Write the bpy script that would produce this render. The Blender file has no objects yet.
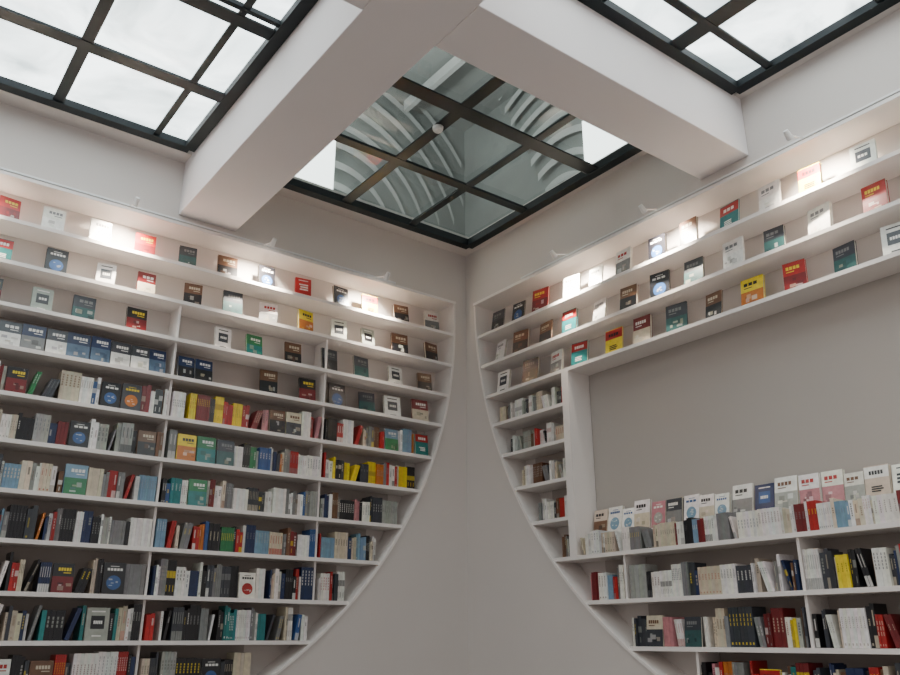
import bpy, math, random
from mathutils import Vector, Matrix
random.seed(52)
col=bpy.context.collection

# ---------------------------------------------------------------- materials
def mat(name,color,rough=0.6,spec=0.4,bump=0.0,scale=40,var=0.0,metal=0.0):
    m=bpy.data.materials.new(name);m.use_nodes=True
    nt=m.node_tree;b=nt.nodes["Principled BSDF"]
    b.inputs["Roughness"].default_value=rough
    b.inputs["Metallic"].default_value=metal
    b.inputs["Specular IOR Level"].default_value=spec
    b.inputs["Base Color"].default_value=(*color,1)
    tc=nt.nodes.new("ShaderNodeTexCoord")
    if var>0:
        n=nt.nodes.new("ShaderNodeTexNoise");n.inputs["Scale"].default_value=1.3;n.inputs["Detail"].default_value=4
        nt.links.new(tc.outputs["Object"],n.inputs["Vector"])
        r=nt.nodes.new("ShaderNodeMix");r.data_type='RGBA'
        r.inputs["A"].default_value=(*[c*(1-var) for c in color],1)
        r.inputs["B"].default_value=(*[min(1,c*(1+var)) for c in color],1)
        nt.links.new(n.outputs["Fac"],r.inputs["Factor"])
        nt.links.new(r.outputs["Result"],b.inputs["Base Color"])
    if bump>0:
        n2=nt.nodes.new("ShaderNodeTexNoise");n2.inputs["Scale"].default_value=scale
        nt.links.new(tc.outputs["Object"],n2.inputs["Vector"])
        bp=nt.nodes.new("ShaderNodeBump");bp.inputs["Strength"].default_value=bump;bp.inputs["Distance"].default_value=0.01
        nt.links.new(n2.outputs["Fac"],bp.inputs["Height"]);nt.links.new(bp.outputs["Normal"],b.inputs["Normal"])
    return m
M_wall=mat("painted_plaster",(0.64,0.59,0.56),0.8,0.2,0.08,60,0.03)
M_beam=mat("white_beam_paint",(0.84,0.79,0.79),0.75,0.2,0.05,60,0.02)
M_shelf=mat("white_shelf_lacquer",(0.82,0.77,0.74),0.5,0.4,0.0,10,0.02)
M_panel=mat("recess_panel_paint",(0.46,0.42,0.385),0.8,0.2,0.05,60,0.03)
M_back=mat("dark_shelf_back",(0.42,0.37,0.34),0.8,0.2,0.05,60,0.03)
M_steel=mat("dark_painted_steel",(0.005,0.009,0.012),0.55,0.25,0.0)
M_floor=mat("floor_tile",(0.25,0.22,0.20),0.5,0.4,0.05,20,0.08)
M_lampw=mat("white_lamp_housing",(0.75,0.75,0.75),0.4,0.5)
M_atr=mat("standin_atrium_plaster",(0.26,0.28,0.27),0.8,0.2,0,10,0.3)
M_rib=mat("standin_rib_paint",(0.45,0.47,0.46),0.6,0.3)

def emis(name,color,strength):
    m=bpy.data.materials.new(name);m.use_nodes=True;nt=m.node_tree
    b=nt.nodes["Principled BSDF"];b.inputs["Base Color"].default_value=(*color,1)
    b.inputs["Emission Color"].default_value=(*color,1);b.inputs["Emission Strength"].default_value=strength
    return m
M_bulb=emis("lamp_lens_glow",(1,0.93,0.82),60)
M_down=emis("downlight_glow",(1,0.97,0.9),30)
M_glowpanel=emis("upper_panel_glow",(.92,1,.97),3.2)

def lumglass():  # self-lit panes: sky brightness and blotchy leaf shade painted into the emission
    m=bpy.data.materials.new("glowing_skylight_glass");m.use_nodes=True;nt=m.node_tree
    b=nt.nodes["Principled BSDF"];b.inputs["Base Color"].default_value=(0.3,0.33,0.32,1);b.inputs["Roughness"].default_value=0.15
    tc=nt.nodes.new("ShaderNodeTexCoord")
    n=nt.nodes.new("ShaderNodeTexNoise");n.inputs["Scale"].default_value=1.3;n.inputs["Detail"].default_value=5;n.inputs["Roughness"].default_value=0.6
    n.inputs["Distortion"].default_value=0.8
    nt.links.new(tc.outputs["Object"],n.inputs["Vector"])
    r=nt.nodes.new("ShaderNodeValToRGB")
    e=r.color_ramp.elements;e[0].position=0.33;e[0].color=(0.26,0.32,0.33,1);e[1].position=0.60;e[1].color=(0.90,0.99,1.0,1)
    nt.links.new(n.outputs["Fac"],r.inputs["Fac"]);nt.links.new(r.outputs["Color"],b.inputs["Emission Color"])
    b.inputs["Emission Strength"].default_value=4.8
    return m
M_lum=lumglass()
def clear():
    m=bpy.data.materials.new("clear_skylight_glass");m.use_nodes=True;nt=m.node_tree
    for n in list(nt.nodes): nt.nodes.remove(n)
    o=nt.nodes.new("ShaderNodeOutputMaterial");mx=nt.nodes.new("ShaderNodeMixShader")
    t=nt.nodes.new("ShaderNodeBsdfTransparent");t.inputs["Color"].default_value=(0.94,0.96,0.95,1)
    g=nt.nodes.new("ShaderNodeBsdfGlossy");g.inputs["Roughness"].default_value=0.04
    f=nt.nodes.new("ShaderNodeFresnel");f.inputs["IOR"].default_value=1.5
    nt.links.new(f.outputs[0],mx.inputs[0]);nt.links.new(t.outputs[0],mx.inputs[1]);nt.links.new(g.outputs[0],mx.inputs[2]);nt.links.new(mx.outputs[0],o.inputs[0])
    return m
M_clear=clear()

def bookmat():
    m=bpy.data.materials.new("printed_book_covers");m.use_nodes=True;nt=m.node_tree
    b=nt.nodes["Principled BSDF"];b.inputs["Roughness"].default_value=0.3;b.inputs["Specular IOR Level"].default_value=0.6
    a=nt.nodes.new("ShaderNodeAttribute");a.attribute_name="Col"
    tc=nt.nodes.new("ShaderNodeTexCoord")
    n=nt.nodes.new("ShaderNodeTexNoise");n.inputs["Scale"].default_value=30;n.inputs["Detail"].default_value=2
    nt.links.new(tc.outputs["Object"],n.inputs["Vector"])
    r=nt.nodes.new("ShaderNodeMapRange");r.inputs[1].default_value=0.3;r.inputs[2].default_value=0.7;r.inputs[3].default_value=0.86;r.inputs[4].default_value=1.06
    nt.links.new(n.outputs["Fac"],r.inputs[0])
    mx=nt.nodes.new("ShaderNodeVectorMath");mx.operation='SCALE'
    nt.links.new(a.outputs["Color"],mx.inputs[0]);nt.links.new(r.outputs[0],mx.inputs[3])
    nt.links.new(mx.outputs[0],b.inputs["Base Color"])
    return m
M_book=bookmat()

# ---------------------------------------------------------------- mesh builder
class MB:
    def __init__(s): s.v=[];s.f=[];s.c=[]
    def quad(s,pts,c=(1,1,1)):
        i=len(s.v);s.v+=[tuple(p) for p in pts];s.f.append(tuple(range(i,i+len(pts))));s.c.append(c)
    def box(s,a,b,c=(1,1,1),M=None):
        x0,y0,z0=[min(p,q) for p,q in zip(a,b)];x1,y1,z1=[max(p,q) for p,q in zip(a,b)]
        P=[(x0,y0,z0),(x1,y0,z0),(x1,y1,z0),(x0,y1,z0),(x0,y0,z1),(x1,y0,z1),(x1,y1,z1),(x0,y1,z1)]
        if M is not None: P=[M@Vector(p) for p in P]
        i=len(s.v);s.v+=[tuple(p) for p in P]
        for f in ((3,2,1,0),(4,5,6,7),(0,1,5,4),(1,2,6,5),(2,3,7,6),(3,0,4,7)):
            s.f.append(tuple(i+k for k in f));s.c.append(c)
    def obj(s,name,m,parent=None,xf=None,flip=False,bevel=0):
        v=s.v if xf is None else [xf(*p) for p in s.v]
        f=[tuple(reversed(q)) for q in s.f] if flip else s.f
        me=bpy.data.meshes.new(name);me.from_pydata(v,[],f);me.materials.append(m)
        at=me.color_attributes.new("Col",'FLOAT_COLOR','CORNER')
        L=[]
        for q,c in zip(f,s.c): L+=[c[0],c[1],c[2],1.0]*len(q)
        at.data.foreach_set("color",L)
        me.update()
        o=bpy.data.objects.new(name,me);col.objects.link(o)
        if bevel:
            b=o.modifiers.new("bevel",'BEVEL');b.width=bevel;b.segments=2;b.limit_method='ANGLE'
        if parent: o.parent=parent
        return o
def empty(name,loc=(0,0,0)):
    e=bpy.data.objects.new(name,None);e.location=loc;col.objects.link(e);return e

XF={'L':lambda s,n,z:(-s,n,z),'R':lambda s,n,z:(n,-s,z)}
FL={'L':True,'R':False}
ZC=5.47; DEP=0.27; TOPZ=4.87
ARC={'L':(4.07,4.6,3.9),'R':(4.27,4.9,4.1)}
def arc_s(w,z):
    xc,zc,R=ARC[w]
    if z>=zc: return xc-R
    d=R*R-(z-zc)**2
    return xc-math.sqrt(d) if d>0 else xc
WL=8.4
# ---------------------------------------------------------------- walls with circular cut
for w,nm in (('L','wall_left'),('R','wall_right')):
    xc,zc,R=ARC[w];top=TOPZ if w=='L' else TOPZ-0.03
    b=MB()
    b.quad([(0,0,top),(WL,0,top),(WL,0,ZC),(0,0,ZC)])
    N=96
    pts=[(xc-R,top)]+[(xc-R*math.cos(a),zc-R*math.sin(a)) for a in [math.pi*i/N for i in range(N+1)] if zc-R*math.sin(a)<top]
    b.quad([(0,0,0),(pts[0][0],0,0),(pts[0][0],0,top),(0,0,top)])
    for (s0,z0),(s1,z1) in zip(pts[:-1],pts[1:]):
        if s1>s0+1e-6: b.quad([(s0,0,0),(s1,0,0),(s1,0,z1),(s0,0,z0)])
    e=xc+R
    b.quad([(e,0,0),(WL+.3,0,0),(WL+.3,0,top),(e,0,top)])
    b.quad([(0,DEP+.004,0),(WL,DEP+.004,0),(WL,DEP+.004,ZC),(0,DEP+.004,ZC)])
    b.obj(nm,M_wall,xf=XF[w],flip=FL[w])
    t=MB();wd=0.022
    for (s0,z0),(s1,z1) in zip(pts[:-1],pts[1:]):
        def off(s,z,k):
            if z>=zc: return (s-k,z)
            d=math.hypot(s-xc,z-zc);return (xc+(s-xc)*(d+k)/d,zc+(z-zc)*(d+k)/d)
        a0=off(s0,z0,wd);a1=off(s1,z1,wd)
        t.quad([(s0,-.012,z0),(s1,-.012,z1),(a1[0],-.012,a1[1]),(a0[0],-.012,a0[1])])
        t.quad([(s0,-.012,z0),(s1,-.012,z1),(s1,DEP+.003,z1),(s0,DEP+.003,z0)])
        t.quad([(a0[0],-.012,a0[1]),(a1[0],-.012,a1[1]),(a1[0],0,a1[1]),(a0[0],0,a0[1])])
    t.obj("trim_1" if w=='L' else "trim_2",M_shelf,xf=XF[w],flip=FL[w])

# ---------------------------------------------------------------- shelving
LEV={'L':[4.55,4.215,3.89,3.575,3.24,2.91,2.57,2.24,1.90,1.59,1.26,0.95],
     'R':[4.50,4.17,3.84,3.54,3.22,2.89,2.56,2.235,1.885,1.55,1.22,0.92]}
TH=0.030
DIVL=[1.58,2.95,4.32,5.69]
for w in 'LR':
    b=MB();xc,zc,R=ARC[w];top=TOPZ if w=='L' else TOPZ-0.03
    for z in LEV[w]:
        s0=arc_s(w,z-TH/2)+.001;s1=min(WL,2*xc-s0)
        if w=='R' and 2.3<z<3.7: s1=1.359
        b.box((s0,0.0,z-TH),(s1,DEP,z))
    b.box((arc_s(w,5)-.02,-0.025,top),(WL,DEP,top+0.028))
    if w=='L':
        for s in DIVL:
            lv=LEV[w];tops=[top]+[z-TH for z in lv]
            for zt,zb in zip(tops[:-1],lv):
                if zt>4.3: continue
                if arc_s(w,zb)<s-.05: b.box((s-.009,0.05,zb),(s+.009,DEP,zt))
    else:
        b.box((1.36,-0.002,2.235),(1.44,DEP,3.84-TH))
        for s,zz in ((1.91,(1.885,2.205)),(3.36,(1.885,2.205)),(3.36,(1.55,1.855)),(4.8,(1.885,2.205)),(2.5,(1.22,1.52)),(4.8,(1.55,1.855))):
            b.box((s-.010,.03,zz[0]),(s+.010,DEP,zz[1]))
    o=b.obj("built_in_bookshelf",M_shelf,xf=XF[w],flip=FL[w])
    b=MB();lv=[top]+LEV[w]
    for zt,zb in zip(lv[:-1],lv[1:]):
        if zt>4.1 : continue  # only the lower rows get the darker back
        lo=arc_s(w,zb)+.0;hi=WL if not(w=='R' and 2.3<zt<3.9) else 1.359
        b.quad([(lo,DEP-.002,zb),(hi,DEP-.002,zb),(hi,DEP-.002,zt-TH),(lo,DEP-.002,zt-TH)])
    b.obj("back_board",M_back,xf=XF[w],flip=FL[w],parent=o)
    if w=='R':
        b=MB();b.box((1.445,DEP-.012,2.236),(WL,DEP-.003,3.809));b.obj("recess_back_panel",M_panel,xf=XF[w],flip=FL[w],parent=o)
        b=MB();b.box((1.46,0.145,2.236),(6.2,DEP-.014,2.40));b.obj("display_riser",M_shelf,xf=XF[w],parent=o)

# ---------------------------------------------------------------- books
W=(0.78,0.76,0.72);CR=(0.58,0.50,0.38);K=(0.010,0.010,0.013);DG=(0.04,0.045,0.055);G=(0.20,0.20,0.20)
RD=(0.38,0.012,0.012);DR=(0.16,0.012,0.015);BL=(0.03,0.09,0.25);NB=(0.012,0.025,0.08);TE=(0.015,0.17,0.17);YE=(0.75,0.56,0.02)
BR=(0.15,0.07,0.035);GR=(0.02,0.17,0.06);OR=(0.5,0.15,0.02);LB=(0.17,0.29,0.40);PK=(0.48,0.20,0.22);SG=(.33,.34,.31)
PAL=[W]*24+[CR]*9+[K]*11+[DG]*12+[G]*7+[SG]*6+[RD]*4+[DR]*4+[BL]*2+[NB]*6+[TE]*1+[YE]*1+[BR]*7+[GR]*1+[OR]*1+[LB]*3+[PK]*1
PAGE=(0.62,0.58,0.49)
def jit(c,a=0.12):
    k=1+random.uniform(-a,a);return tuple(min(.9,max(0.004,x*k*(1+random.uniform(-.05,.05)))) for x in c)
def lum(c): return .3*c[0]+.6*c[1]+.1*c[2]
def spine(b,s,z,n,t,h,d,c,st,lean=0):
    M=Matrix.Translation((s,n,z))@Matrix.Rotation(lean,4,'Y')
    cv=min(.003,t*.15)
    b.box((0,0,0),(t,.004,h),c,M)
    b.box((0,.004,0),(cv,d,h),c,M);b.box((t-cv,.004,0),(t,d,h),c,M)
    b.box((cv,.004,.003),(t-cv,d-.003,h-.004),PAGE,M)
    def q(x0,x1,z0,z1,cc): b.quad([M@Vector(p) for p in ((x0,-.0012,z0),(x1,-.0012,z0),(x1,-.0012,z1),(x0,-.0012,z1))],cc)
    ty,lc,a0,a1,w0,nch=st
    if ty in(0,2):
        hh=(a1-a0)/nch
        for i in range(nch): q(t*(.5-w0*1.5),t*(.5+w0*1.5),h*(a0+hh*i),h*(a0+hh*(i+.72)),lc)
        if ty==2: q(t*.3,t*.7,h*.06,h*.12,lc)
    elif ty==1:
        q(0.0005,t-.0005,h*a0,h*(a0+.2),lc);q(t*.38,t*.62,h*.12,h*.3,lc)
    elif ty==3:
        q(0.0005,t-.0005,0.002,h*.28,lc);q(t*.35,t*.65,h*.5,h*.85,lc)
def style(c):
    lc=random.choice([K,DG,BR,DR,K,RD,NB]) if lum(c)>.28 else random.choice([W,CR,SG,YE,W,G])
    k=random.uniform(.4,.75)
    lc=tuple(k*a+(1-k)*b_ for a,b_ in zip(lc,c))
    return (random.choice([0,0,0,0,2,1,3,9,9]),lc,random.uniform(.35,.6),random.uniform(.7,.92),random.uniform(.07,.15),random.randint(3,7))
D_={ 'KB':(K,W,None,BL,'globe'),'WS':(W,K,DG,None,'none'),'RY':(RD,YE,None,DR,'pic'),'TR':(TE,W,RD,None,'band'),
 'DO':(DG,YE,None,OR,'globe'),'YR':(YE,K,RD,None,'band'),'CB':(CR,BR,None,DG,'pic'),'WP':(W,RD,None,G,'pic'),
 'KY':(K,YE,None,DR,'pic'),'DR':(DR,W,None,CR,'pic'),'LG':(LB,W,None,GR,'pic'),'WR':(W,K,None,RD,'globe'),
 'BK':(BR,CR,None,K,'pic'),'DT':(DG,G,None,(.03,.09,.09),'pic'),'NG':(NB,W,None,LB,'globe'),'GW':(SG,W,K,None,'none'),'DD':(DG,G,None,K,'pic'),
 'WW':(W,G,None,W,'pic'),'RW':(RD,W,None,None,'none'),'YK':(YE,K,None,OR,'pic'),'GT':(GR,W,None,TE,'pic')}
DES=list(D_.values())
def face(b,s,z,n,wd,h,t,des,lean=0.16,yaw=0.0):
    base,tc,tb,ac,ty=des;base=jit(base)
    M=Matrix.Translation((s+wd/2,n,z))@Matrix.Rotation(yaw,4,'Z')@Matrix.Rotation(-lean,4,'X')@Matrix.Translation((-wd/2,0,0))
    b.box((0,0,0),(wd,.003,h),base,M);b.box((0,t-.003,0),(wd,t,h),base,M);b.box((0,.003,0),(.003,t-.003,h),base,M)
    b.box((.003,.003,.003),(wd-.004,t-.003,h-.003),PAGE,M)
    def q(x0,x1,z0,z1,cc,k=1):
        b.quad([M@Vector(p) for p in ((wd*x0,-.0008*k,h*z0),(wd*x1,-.0008*k,h*z0),(wd*x1,-.0008*k,h*z1),(wd*x0,-.0008*k,h*z1))],cc)
    def lines(x0,x1,z0,z1,cc,n_):
        for i in range(n_):
            zz=z0+(z1-z0)*i/n_;q(x0,x1-random.uniform(0,.25)*(x1-x0),zz,zz+(z1-z0)/n_*.6,cc,2)
    def chars(x0,x1,z0,z1,cc):
        k=random.randint(3,5);w_=(x1-x0)/k
        for i in range(k): q(x0+w_*i,x0+w_*(i+.78),z0,z1,cc,2.2)
    if ty=='globe':
        R=wd*.33;P=[]
        for i in range(16):
            a=2*math.pi*i/16;P.append(M@Vector((wd*.5+R*math.cos(a),-.001,h*.36+R*math.sin(a))))
        b.quad(P,ac)
        for i in range(5):
            a=random.uniform(.25,.6);c=random.uniform(.22,.46);q(a,a+random.uniform(.08,.16),c,c+random.uniform(.02,.06),jit(tuple(.5*x+.5*y for x,y in zip(ac,W))),2)
        chars(.14,.86,.74,.82,tc);q(.3,.7,.87,.89,tc)
    elif ty=='band':
        q(0,1,.62,.97,tb);chars(.2,.8,.72,.84,tc if tc!=tb else base);lines(.25,.75,.2,.4,tc,3)
    elif ty=='pic':
        q(.0,1,.0,.55,ac)
        for i in range(5):
            a=random.uniform(.05,.6);c=random.uniform(.05,.35);q(a,a+random.uniform(.1,.3),c,c+random.uniform(.05,.18),jit(tuple(.6*x+.4*y for x,y in zip(ac,random.choice([W,CR,K,base]))),.3),2+i*.3)
        chars(.14,.78,.74,.85,tc);q(.14,.5,.66,.69,tc)
    else:
        if tb: q(.2,.8,.35,.75,tb);chars(.30,.70,.5,.6,W)
        else: lines(.2,.8,.4,.75,tc,3)
        q(.2,.8,.86,.90,tc);q(.3,.7,.12,.16,tc)
def seq_faces(b,s0,s1,z,hmax,seq,pitch=.355,n=.06,h0=(.205,.235)):
    s=s0+.05;i=0
    while s<s1-.2:
        k=seq[i%len(seq)];i+=1
        if k!='--':
            h=min(hmax-.045,random.uniform(*h0));wd=h*random.uniform(.68,.78);t=random.uniform(.012,.03)
            x=s+random.uniform(0,.06)
            face(b,x,z+.001,n+random.uniform(0,.04),wd,h,t,D_[k],random.uniform(.1,.18),random.uniform(-.18,.18))
        s+=pitch+random.uniform(-.02,.02)
def fill_faces(b,s0,s1,z,hmax,gap=(.10,.30),n=.06,desl=None,hh=(.19,.225)):
    s=s0+random.uniform(.0,.06)
    while s<s1-.1:
        h=min(hmax-.03,random.uniform(*hh));wd=h*random.uniform(.64,.78)
        if s+wd>s1-.01: break
        face(b,s,z+.001,n+random.uniform(0,.02),wd,h,random.uniform(.012,.03),random.choice(desl or DES),random.uniform(.1,.2),random.uniform(-.06,.06))
        s+=wd+random.uniform(*gap)
def fill_spines(b,s0,s1,z,hmax,pface=.05,n=(.02,.05),pal=None,hr=(.17,.25),dr=(.13,.17),pgap=.03,desl=None):
    s=s0+.006
    while s<s1-.02:
        r=random.random()
        if r<pface and s+.18<s1:
            h=min(hmax-.035,random.uniform(.19,.22));wd=h*.7
            face(b,s+.004,z+.001,.015,wd,h,.02,random.choice(desl or DES),.1);s+=wd+.012;continue
        if r<pface+pgap: s+=random.uniform(.01,.05)
        k=random.choice([1,1,1,1,1,1,2,2,2,2,3,3,4,5,7])
        c=random.choice(pal or PAL);h=min(hmax-.02,random.uniform(*hr));t=random.uniform(.010,.030)
        if k<3: t*=1.15
        d=random.uniform(*dr);nn=random.uniform(*n);st=style(c)
        lean=0
        if k<=3 and random.random()<.10 and s+.1+k*t<s1: lean=random.uniform(.12,.3)
        if lean:
            lean=-lean;hh=h*.95
            for i in range(k):
                spine(b,s+math.sin(-lean)*hh,z+.001,nn,t-.001,hh*.93,d,jit(c),st,lean);s+=t/math.cos(lean)
            s+=math.sin(-lean)*hh+.012
            continue
        for i in range(k):
            if s+t>s1-.004: break
            spine(b,s,z+.001,nn+random.uniform(0,.004),t-.0008,h*(1-random.uniform(0,.012)) if k>2 else h*random.uniform(.88,1),d,jit(c,.06 if k>2 else .25),st if k>2 else style(c))
            s+=t
def segs(w,z,divs,smax):
    lo=arc_s(w,z)+.03
    ds=[d for d in divs if d>lo+.1 and d<smax]+[smax]
    out=[];a=lo
    for d in ds:
        out.append((a,d-.013));a=d+.013
    return out
SEQ_L=[['WP','BK','YR','KB','RW','KB','BK','DT','RY','WW','WW','RY','WS','DD','WP'],
       ['BK','BK','GW','WS','YK','WP','DT','BK','DR','WS','KB','TR','DD','WS'],
       ['BK','WS','DT','DD','BK','GT','WS','--','KY','DT','GW','KY','DD','WP']]
SEQ_R=[['DD','KB','RY','WW','WW','WP','KB','BK','TR','WW','YR','WS','WW','WS','KB','KY'],
       ['WW','BK','BK','TR','WW','BK','KB','DT','WW','DT','WW','RY','KB','WP'],
       ['WS','DD','WP','TR','YR','DR','DT','BK','YK','RY','DT','WS','KB']]
zt=TOPZ
SMAX=6.0
for i,z in enumerate(LEV['L'][:11]):
    hm=(zt-z);b=MB();lo=arc_s('L',z)+.03
    if i<3: seq_faces(b,lo,SMAX,z,hm,SEQ_L[i])
    elif i==3:
        for (a,c) in segs('L',z,DIVL,SMAX):
            if a>2.8:
                fill_faces(b,a,c,z,hm,gap=(-.0,.01),n=.03,desl=[(NB,W,None,(.08,.13,.2),'pic'),(K,SG,None,SG,'pic'),(NB,W,None,G,'pic'),(DG,W,None,W,'pic')],hh=(.2,.215))
            elif a>1.5:
                seq_faces(b,a,c-.5,z,hm,['KY','BK'],pitch=.33)
                fill_faces(b,c-.36,c,z,hm,gap=(0,.01),n=.03,desl=[(NB,W,None,K,'pic')],hh=(.19,.2))
            else: seq_faces(b,a,c,z,hm,['DR','WS','DT','KB'],pitch=.31)
    else:
        zb={4:.20,5:.12,6:.04,7:.02,8:.03,9:.03,10:.10}[i]
        for j,(a,c) in enumerate(segs('L',z,DIVL,SMAX)):
            pal=None
            if i==7 and j==0: pal=[TE,BL,LB,NB,DG,W,K,RD,CR]
            if i==5 and j==0: pal=[YE,K,OR,RD,W,DG,W,G]
            if i==4 and j==1: pal=[RD,PK,RD,DR,YE,K,W,BR,W]
            if i==9: pal=[TE,NB,DG,K,W,CR,G,RD,BL,W,CR,K,W,W]
            if i==8: pal=[W,W,CR,K,DG,G,CR,K,NB,W,W,RD]
            fill_spines(b,a,c,z,hm,zb,pal=pal,hr=(.17,.235) if i<8 else (.19,.265))
    b.obj("shelved_books",M_book,xf=XF['L'],flip=FL['L'])
    zt=z-TH
zt=TOPZ-.03;SR=6.0
for i,z in enumerate(LEV['R'][:11]):
    hm=zt-z;b=MB();lo=arc_s('R',z)+.03
    if i<3: seq_faces(b,lo,SR,z,hm,SEQ_R[i],pitch=.345,n=.04,h0=(.215,.25))
    elif i<=7:
        fill_spines(b,lo,1.35,z,hm,.03,pal=[W,W,CR,G,DG,W,BR,K,RD,SG] ,hr=(.15,.2),n=(.05,.09))
    if i==7:
        fill_spines(b,1.47,SR,z,.25,0,n=(.004,.008),dr=(.12,.13),hr=(.155,.185),pal=[W,W,W,CR,W,CR,W,G,RD,LB,K,W,CR,DR],pgap=0)
        c2=MB()
        fill_faces(c2,1.47,SR,2.401,.32,gap=(-.0,.03),n=.15,hh=(.18,.24),desl=[(CR,K,None,BR,'pic'),(W,RD,None,PK,'pic'),(W,K,None,G,'pic'),(NB,W,BL,None,'none'),(CR,BR,None,GR,'pic'),(W,BL,None,LB,'globe'),(CR,K,W,None,'band'),(PK,W,None,SG,'globe'),(DG,W,None,G,'pic'),(W,K,None,CR,'pic'),(SG,W,None,BR,'pic'),(W,BR,None,SG,'pic'),(W,K,None,None,'none')])
        c2.obj("display_books",M_book,xf=XF['R'],flip=FL['R'])
    if i>7:
        dv={8:[1.91,3.36,4.8],9:[3.36,4.8],10:[2.5]}[i]
        for a,c in segs('R',z,dv,SR): fill_spines(b,a,c,z,hm,.05,hr=(.17,.26))
    b.obj("shelved_books",M_book,xf=XF['R'],flip=FL['R'])
    zt=z-TH

# ---------------------------------------------------------------- ceiling, beams
b=MB()
b.box((-8.4,-.17,ZC),(0.3,.3,ZC+.14));b.box((-.08,-8.4,ZC),(.3,-.17,ZC+.14))
b.obj("ceiling",M_wall)
BZ=4.97
b=MB();b.box((-3.08,-8.4,BZ),(-2.57,-.002,ZC+.14));b.obj("ceiling_beam",M_beam,bevel=.006)
b=MB();b.box((-8.4,-3.43,BZ+.001),(-3.082,-3.0,ZC+.139));b.box((-2.568,-3.43,BZ+.001),(-.002,-3.0,ZC+.139));b.obj("ceiling_beam",M_beam,bevel=.006)
b=MB();b.box((-8.4,-8.4,-.1),(.0,.0,0));b.obj("floor",M_floor)

# ---------------------------------------------------------------- skylights
def bar(b,a,c,wd,dp):
    (x0,y0),(x1,y1)=a,c
    if abs(x0-x1)<1e-6:
        b.box((x0-wd/2,y0,ZC+.004),(x0+wd/2,y1,ZC+.018));b.box((x0-wd*.2,y0,ZC+.018),(x0+wd*.2,y1,ZC+dp))
    else:
        b.box((x0,y0-wd/2,ZC),(x1,y0+wd/2,ZC+.016));b.box((x0,y0-wd*.2,ZC+.016),(x1,y0+wd*.2,ZC+dp))
def skylight(name,x0,x1,y0,y1,xs,ys,glass):
    e=empty(name,((x0+x1)/2,(y0+y1)/2,ZC));
    b=MB()
    for x,w_ in xs: bar(b,(x,y0),(x,y1),w_,.045)
    for y,w_ in ys: bar(b,(x0,y),(x1,y),w_,.045)
    for x in (x0,x1): b.box((x-.045,y0,ZC-.012),(x+.045,y1,ZC+.06))
    for y in (y0,y1): b.box((x0,y-.045,ZC-.013),(x1,y+.045,ZC+.06))
    o=b.obj("frame",M_steel);o.parent=e;o.matrix_parent_inverse=Matrix.Translation(-e.location)
    g=MB();g.quad([(x0,y0,ZC+.046),(x0,y1,ZC+.046),(x1,y1,ZC+.046),(x1,y0,ZC+.046)]);o=g.obj("glass",glass);o.parent=e;o.matrix_parent_inverse=Matrix.Translation(-e.location)
skylight("window_1",-2.56,-.12,-2.99,-.21,[(-.87,.07),(-1.62,.10),(-2.32,.05)],[(-1.13,.09),(-2.03,.13)],M_clear)
skylight("window_2",-8.2,-3.13,-2.96,-.24,[(-3.42,.05),(-4.17,.08),(-4.95,.07),(-5.7,.07)],[(-1.06,.11),(-1.93,.11),(-2.05,.04)],M_lum)
skylight("window_3",-2.53,-.12,-8.2,-3.47,[(-.87,.13),(-1.62,.07)],[(-3.78,.06),(-4.6,.07),(-5.4,.08),(-6.2,.08)],M_lum)

# made-up atrium above the centre skylight, standing in for reflections in its glass
e=empty("standin_atrium",(-1.3,-1.5,7))
def par(o): o.parent=e;o.matrix_parent_inverse=Matrix.Translation(-e.location)
b=MB()
x0,x1,y0,y1,z0,z1=-4.6,1.4,-4.4,1.8,5.62,8.6
b.quad([(x0,y0,z1),(x1,y0,z1),(x1,y1,z1),(x0,y1,z1)])
b.quad([(x0,y1,z0),(x1,y1,z0),(x1,y1,z1),(x0,y1,z1)]);b.quad([(x1,y0,z0),(x1,y1,z0),(x1,y1,z1),(x1,y0,z1)])
b.quad([(x0,y0,z0),(x0,y1,z0),(x0,y1,z1),(x0,y0,z1)]);b.quad([(x0,y0,z0),(x1,y0,z0),(x1,y0,z1),(x0,y0,z1)])
par(b.obj("shell",M_atr))
b=MB()
def strip(P,wv,c=(1,1,1)):
    for p,q in zip(P[:-1],P[1:]):
        p=Vector(p);q=Vector(q);w_=Vector(wv)
        b.quad([p,q,q+w_,p+w_])
for k in range(8):
    R=.6+.27*k
    strip([(-.7+R*math.cos(a),1.70,6.2+R*1.1*math.sin(a)) for a in [math.radians(20+i*6) for i in range(17)] if -.7+R*math.cos(a)<1.3],(0,.0,.10))
    strip([(1.30,-.2-R*math.cos(a),6.1+R*1.1*math.sin(a)) for a in [math.radians(20+i*6) for i in range(17)]],(0,0,.10))
for k in range(7):
    b.box((-4.0+k*.7,-4.2,8.35),(-3.93+k*.7,1.6,8.5))
par(b.obj("reflection_ribs",M_rib))
b=MB();b.quad([(-2.1,1.6,6.2),(-.80,1.6,6.2),(-.80,1.6,7.5),(-2.1,1.6,7.5)]);b.quad([(1.2,-1.7,6.6),(1.2,-.7,6.6),(1.2,-.7,7.3),(1.2,-1.7,7.3)])  # added glowing panels that whiten two panes of the centre skylight
par(b.obj("upper_glow_panels",M_glowpanel))
for (x,y) in ((-2.6,-.2),(-2.2,-1.2),(-.4,.3),(-1.2,-2.0)):
    l=MB();P=[(x+.08*math.cos(a*math.pi/8),y+.08*math.sin(a*math.pi/8),8.3) for a in range(16)];l.quad(P)
    par(l.obj("downlight",M_down))
def area(name,loc,rot,size,energy,color):
    l=bpy.data.lights.new(name,'AREA');l.size=size;l.energy=energy;l.color=color
    o=bpy.data.objects.new(name,l);o.location=loc;o.rotation_euler=rot;col.objects.link(o);return o
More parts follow.
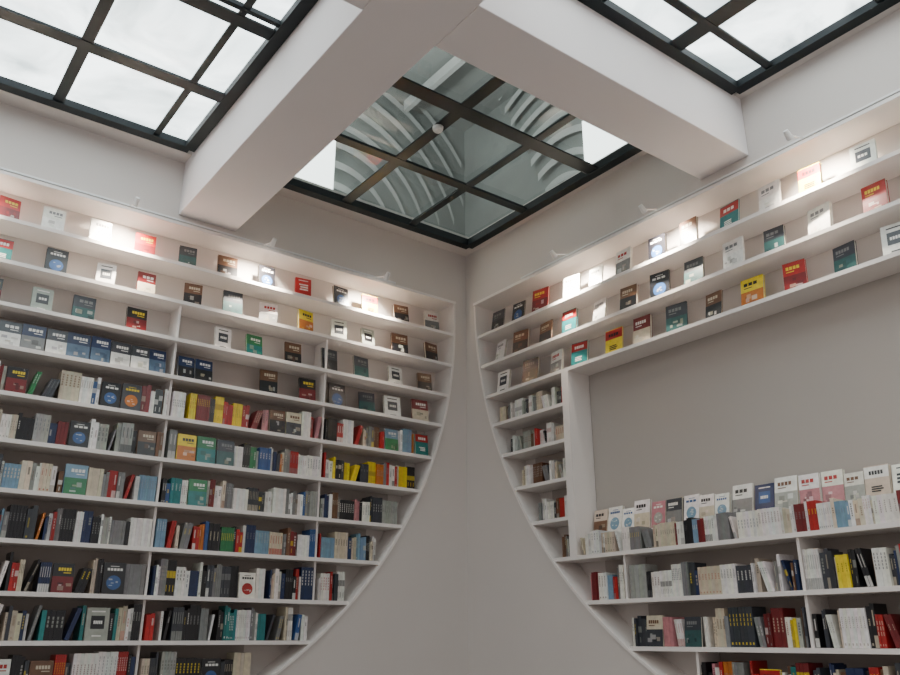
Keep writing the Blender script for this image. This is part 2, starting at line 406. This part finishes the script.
par(area("atrium_fill",(-3.8,-1.2,5.75),(math.pi,0,0),1.2,340,(.96,1,.98)))  # added fill light that brightens the atrium interior

# smoke detector on the central bar
b=MB();prof=[(.0,-.04),(.03,-.04),(.042,-.025),(.045,0)]
for (r0,h0),(r1,h1) in zip(prof[:-1],prof[1:]):
    for i in range(16):
        a0=i*math.pi/8;a1=(i+1)*math.pi/8
        b.quad([(-1.64+r0*math.cos(a0),-1.75+r0*math.sin(a0),ZC+h0),(-1.64+r1*math.cos(a0),-1.75+r1*math.sin(a0),ZC+h1),(-1.64+r1*math.cos(a1),-1.75+r1*math.sin(a1),ZC+h1),(-1.64+r0*math.cos(a1),-1.75+r0*math.sin(a1),ZC+h0)])
b.obj("smoke_detector",M_lampw)

# ---------------------------------------------------------------- spotlights on rails
def cyl(b,p,q,r0,r1,seg=14,cap=True):
    p=Vector(p);q=Vector(q);d=(q-p).normalized();u=d.orthogonal().normalized();v=d.cross(u)
    A=[p+u*math.cos(2*math.pi*i/seg)*r0+v*math.sin(2*math.pi*i/seg)*r0 for i in range(seg)]
    B=[q+u*math.cos(2*math.pi*i/seg)*r1+v*math.sin(2*math.pi*i/seg)*r1 for i in range(seg)]
    for i in range(seg): b.quad([A[i],A[(i+1)%seg],B[(i+1)%seg],B[i]])
    if cap: b.quad(list(reversed(A)))
for w,ss in (('L',(1.12,2.3,3.48,4.65,5.8)),('R',(1.55,2.58,3.86,5.1))):
    topz=TOPZ if w=='L' else TOPZ-.03
    f=XF[w]
    r=MB();r.box((.9,-.03,topz+.034),(6.2,-.005,topz+.05))
    r.obj("track_rail",M_lampw,xf=f,flip=FL[w])
    for s in ss:
        e=empty("track_spotlight",f(s,-.13,topz+.04))
        b=MB();P=Vector(f(s,-.21,topz-.01));T=Vector(f(s,.08,topz-.27));d=(T-P).normalized()
        cyl(b,P-d*.04,P+d*.02,.018,.024,cap=True);cyl(b,P+d*.02,P+d*.03,.024,.024,cap=False)
        cyl(b,P,Vector(f(s,-.034,topz+.045)),.006,.006)
        o=b.obj("housing",M_lampw);o.parent=e;o.matrix_parent_inverse=Matrix.Translation(-e.location)
        l=MB();u=d.orthogonal().normalized();v=d.cross(u)
        l.quad([P+d*.024+u*.02*math.cos(i*math.pi/7)+v*.02*math.sin(i*math.pi/7) for i in range(14)])
        o=l.obj("lens",M_bulb);o.parent=e;o.matrix_parent_inverse=Matrix.Translation(-e.location)
        L=bpy.data.lights.new("spot_lamp",'SPOT');L.energy=380;L.spot_size=math.radians(96);L.spot_blend=1.0;L.color=(1,.88,.72);L.shadow_soft_size=.03
        o=bpy.data.objects.new("spot_lamp",L);col.objects.link(o);o.location=P+d*.04;o.rotation_euler=d.to_track_quat('-Z','Y').to_euler()
        o.parent=e;o.matrix_parent_inverse=Matrix.Translation(-e.location)

# ---------------------------------------------------------------- added room fill + world
area("room_fill",(-6.2,-7.4,4.6),(math.radians(-35),math.radians(-30),0),3.0,230,(1,.94,.88))  # unseen fill light added behind the camera to lift the room
wd=bpy.data.worlds.new("w");bpy.context.scene.world=wd;wd.use_nodes=True
bg=wd.node_tree.nodes["Background"];bg.inputs[0].default_value=(.98,.915,.89,1);bg.inputs[1].default_value=.46

cam=bpy.data.cameras.new("camera");co=bpy.data.objects.new("camera",cam);col.objects.link(co)
cam.lens=820/900*36;cam.sensor_width=36
co.location=(-4.925,-6.304,1.6);co.rotation_euler=(math.radians(110.2),0,math.radians(-36.8))
bpy.context.scene.camera=co
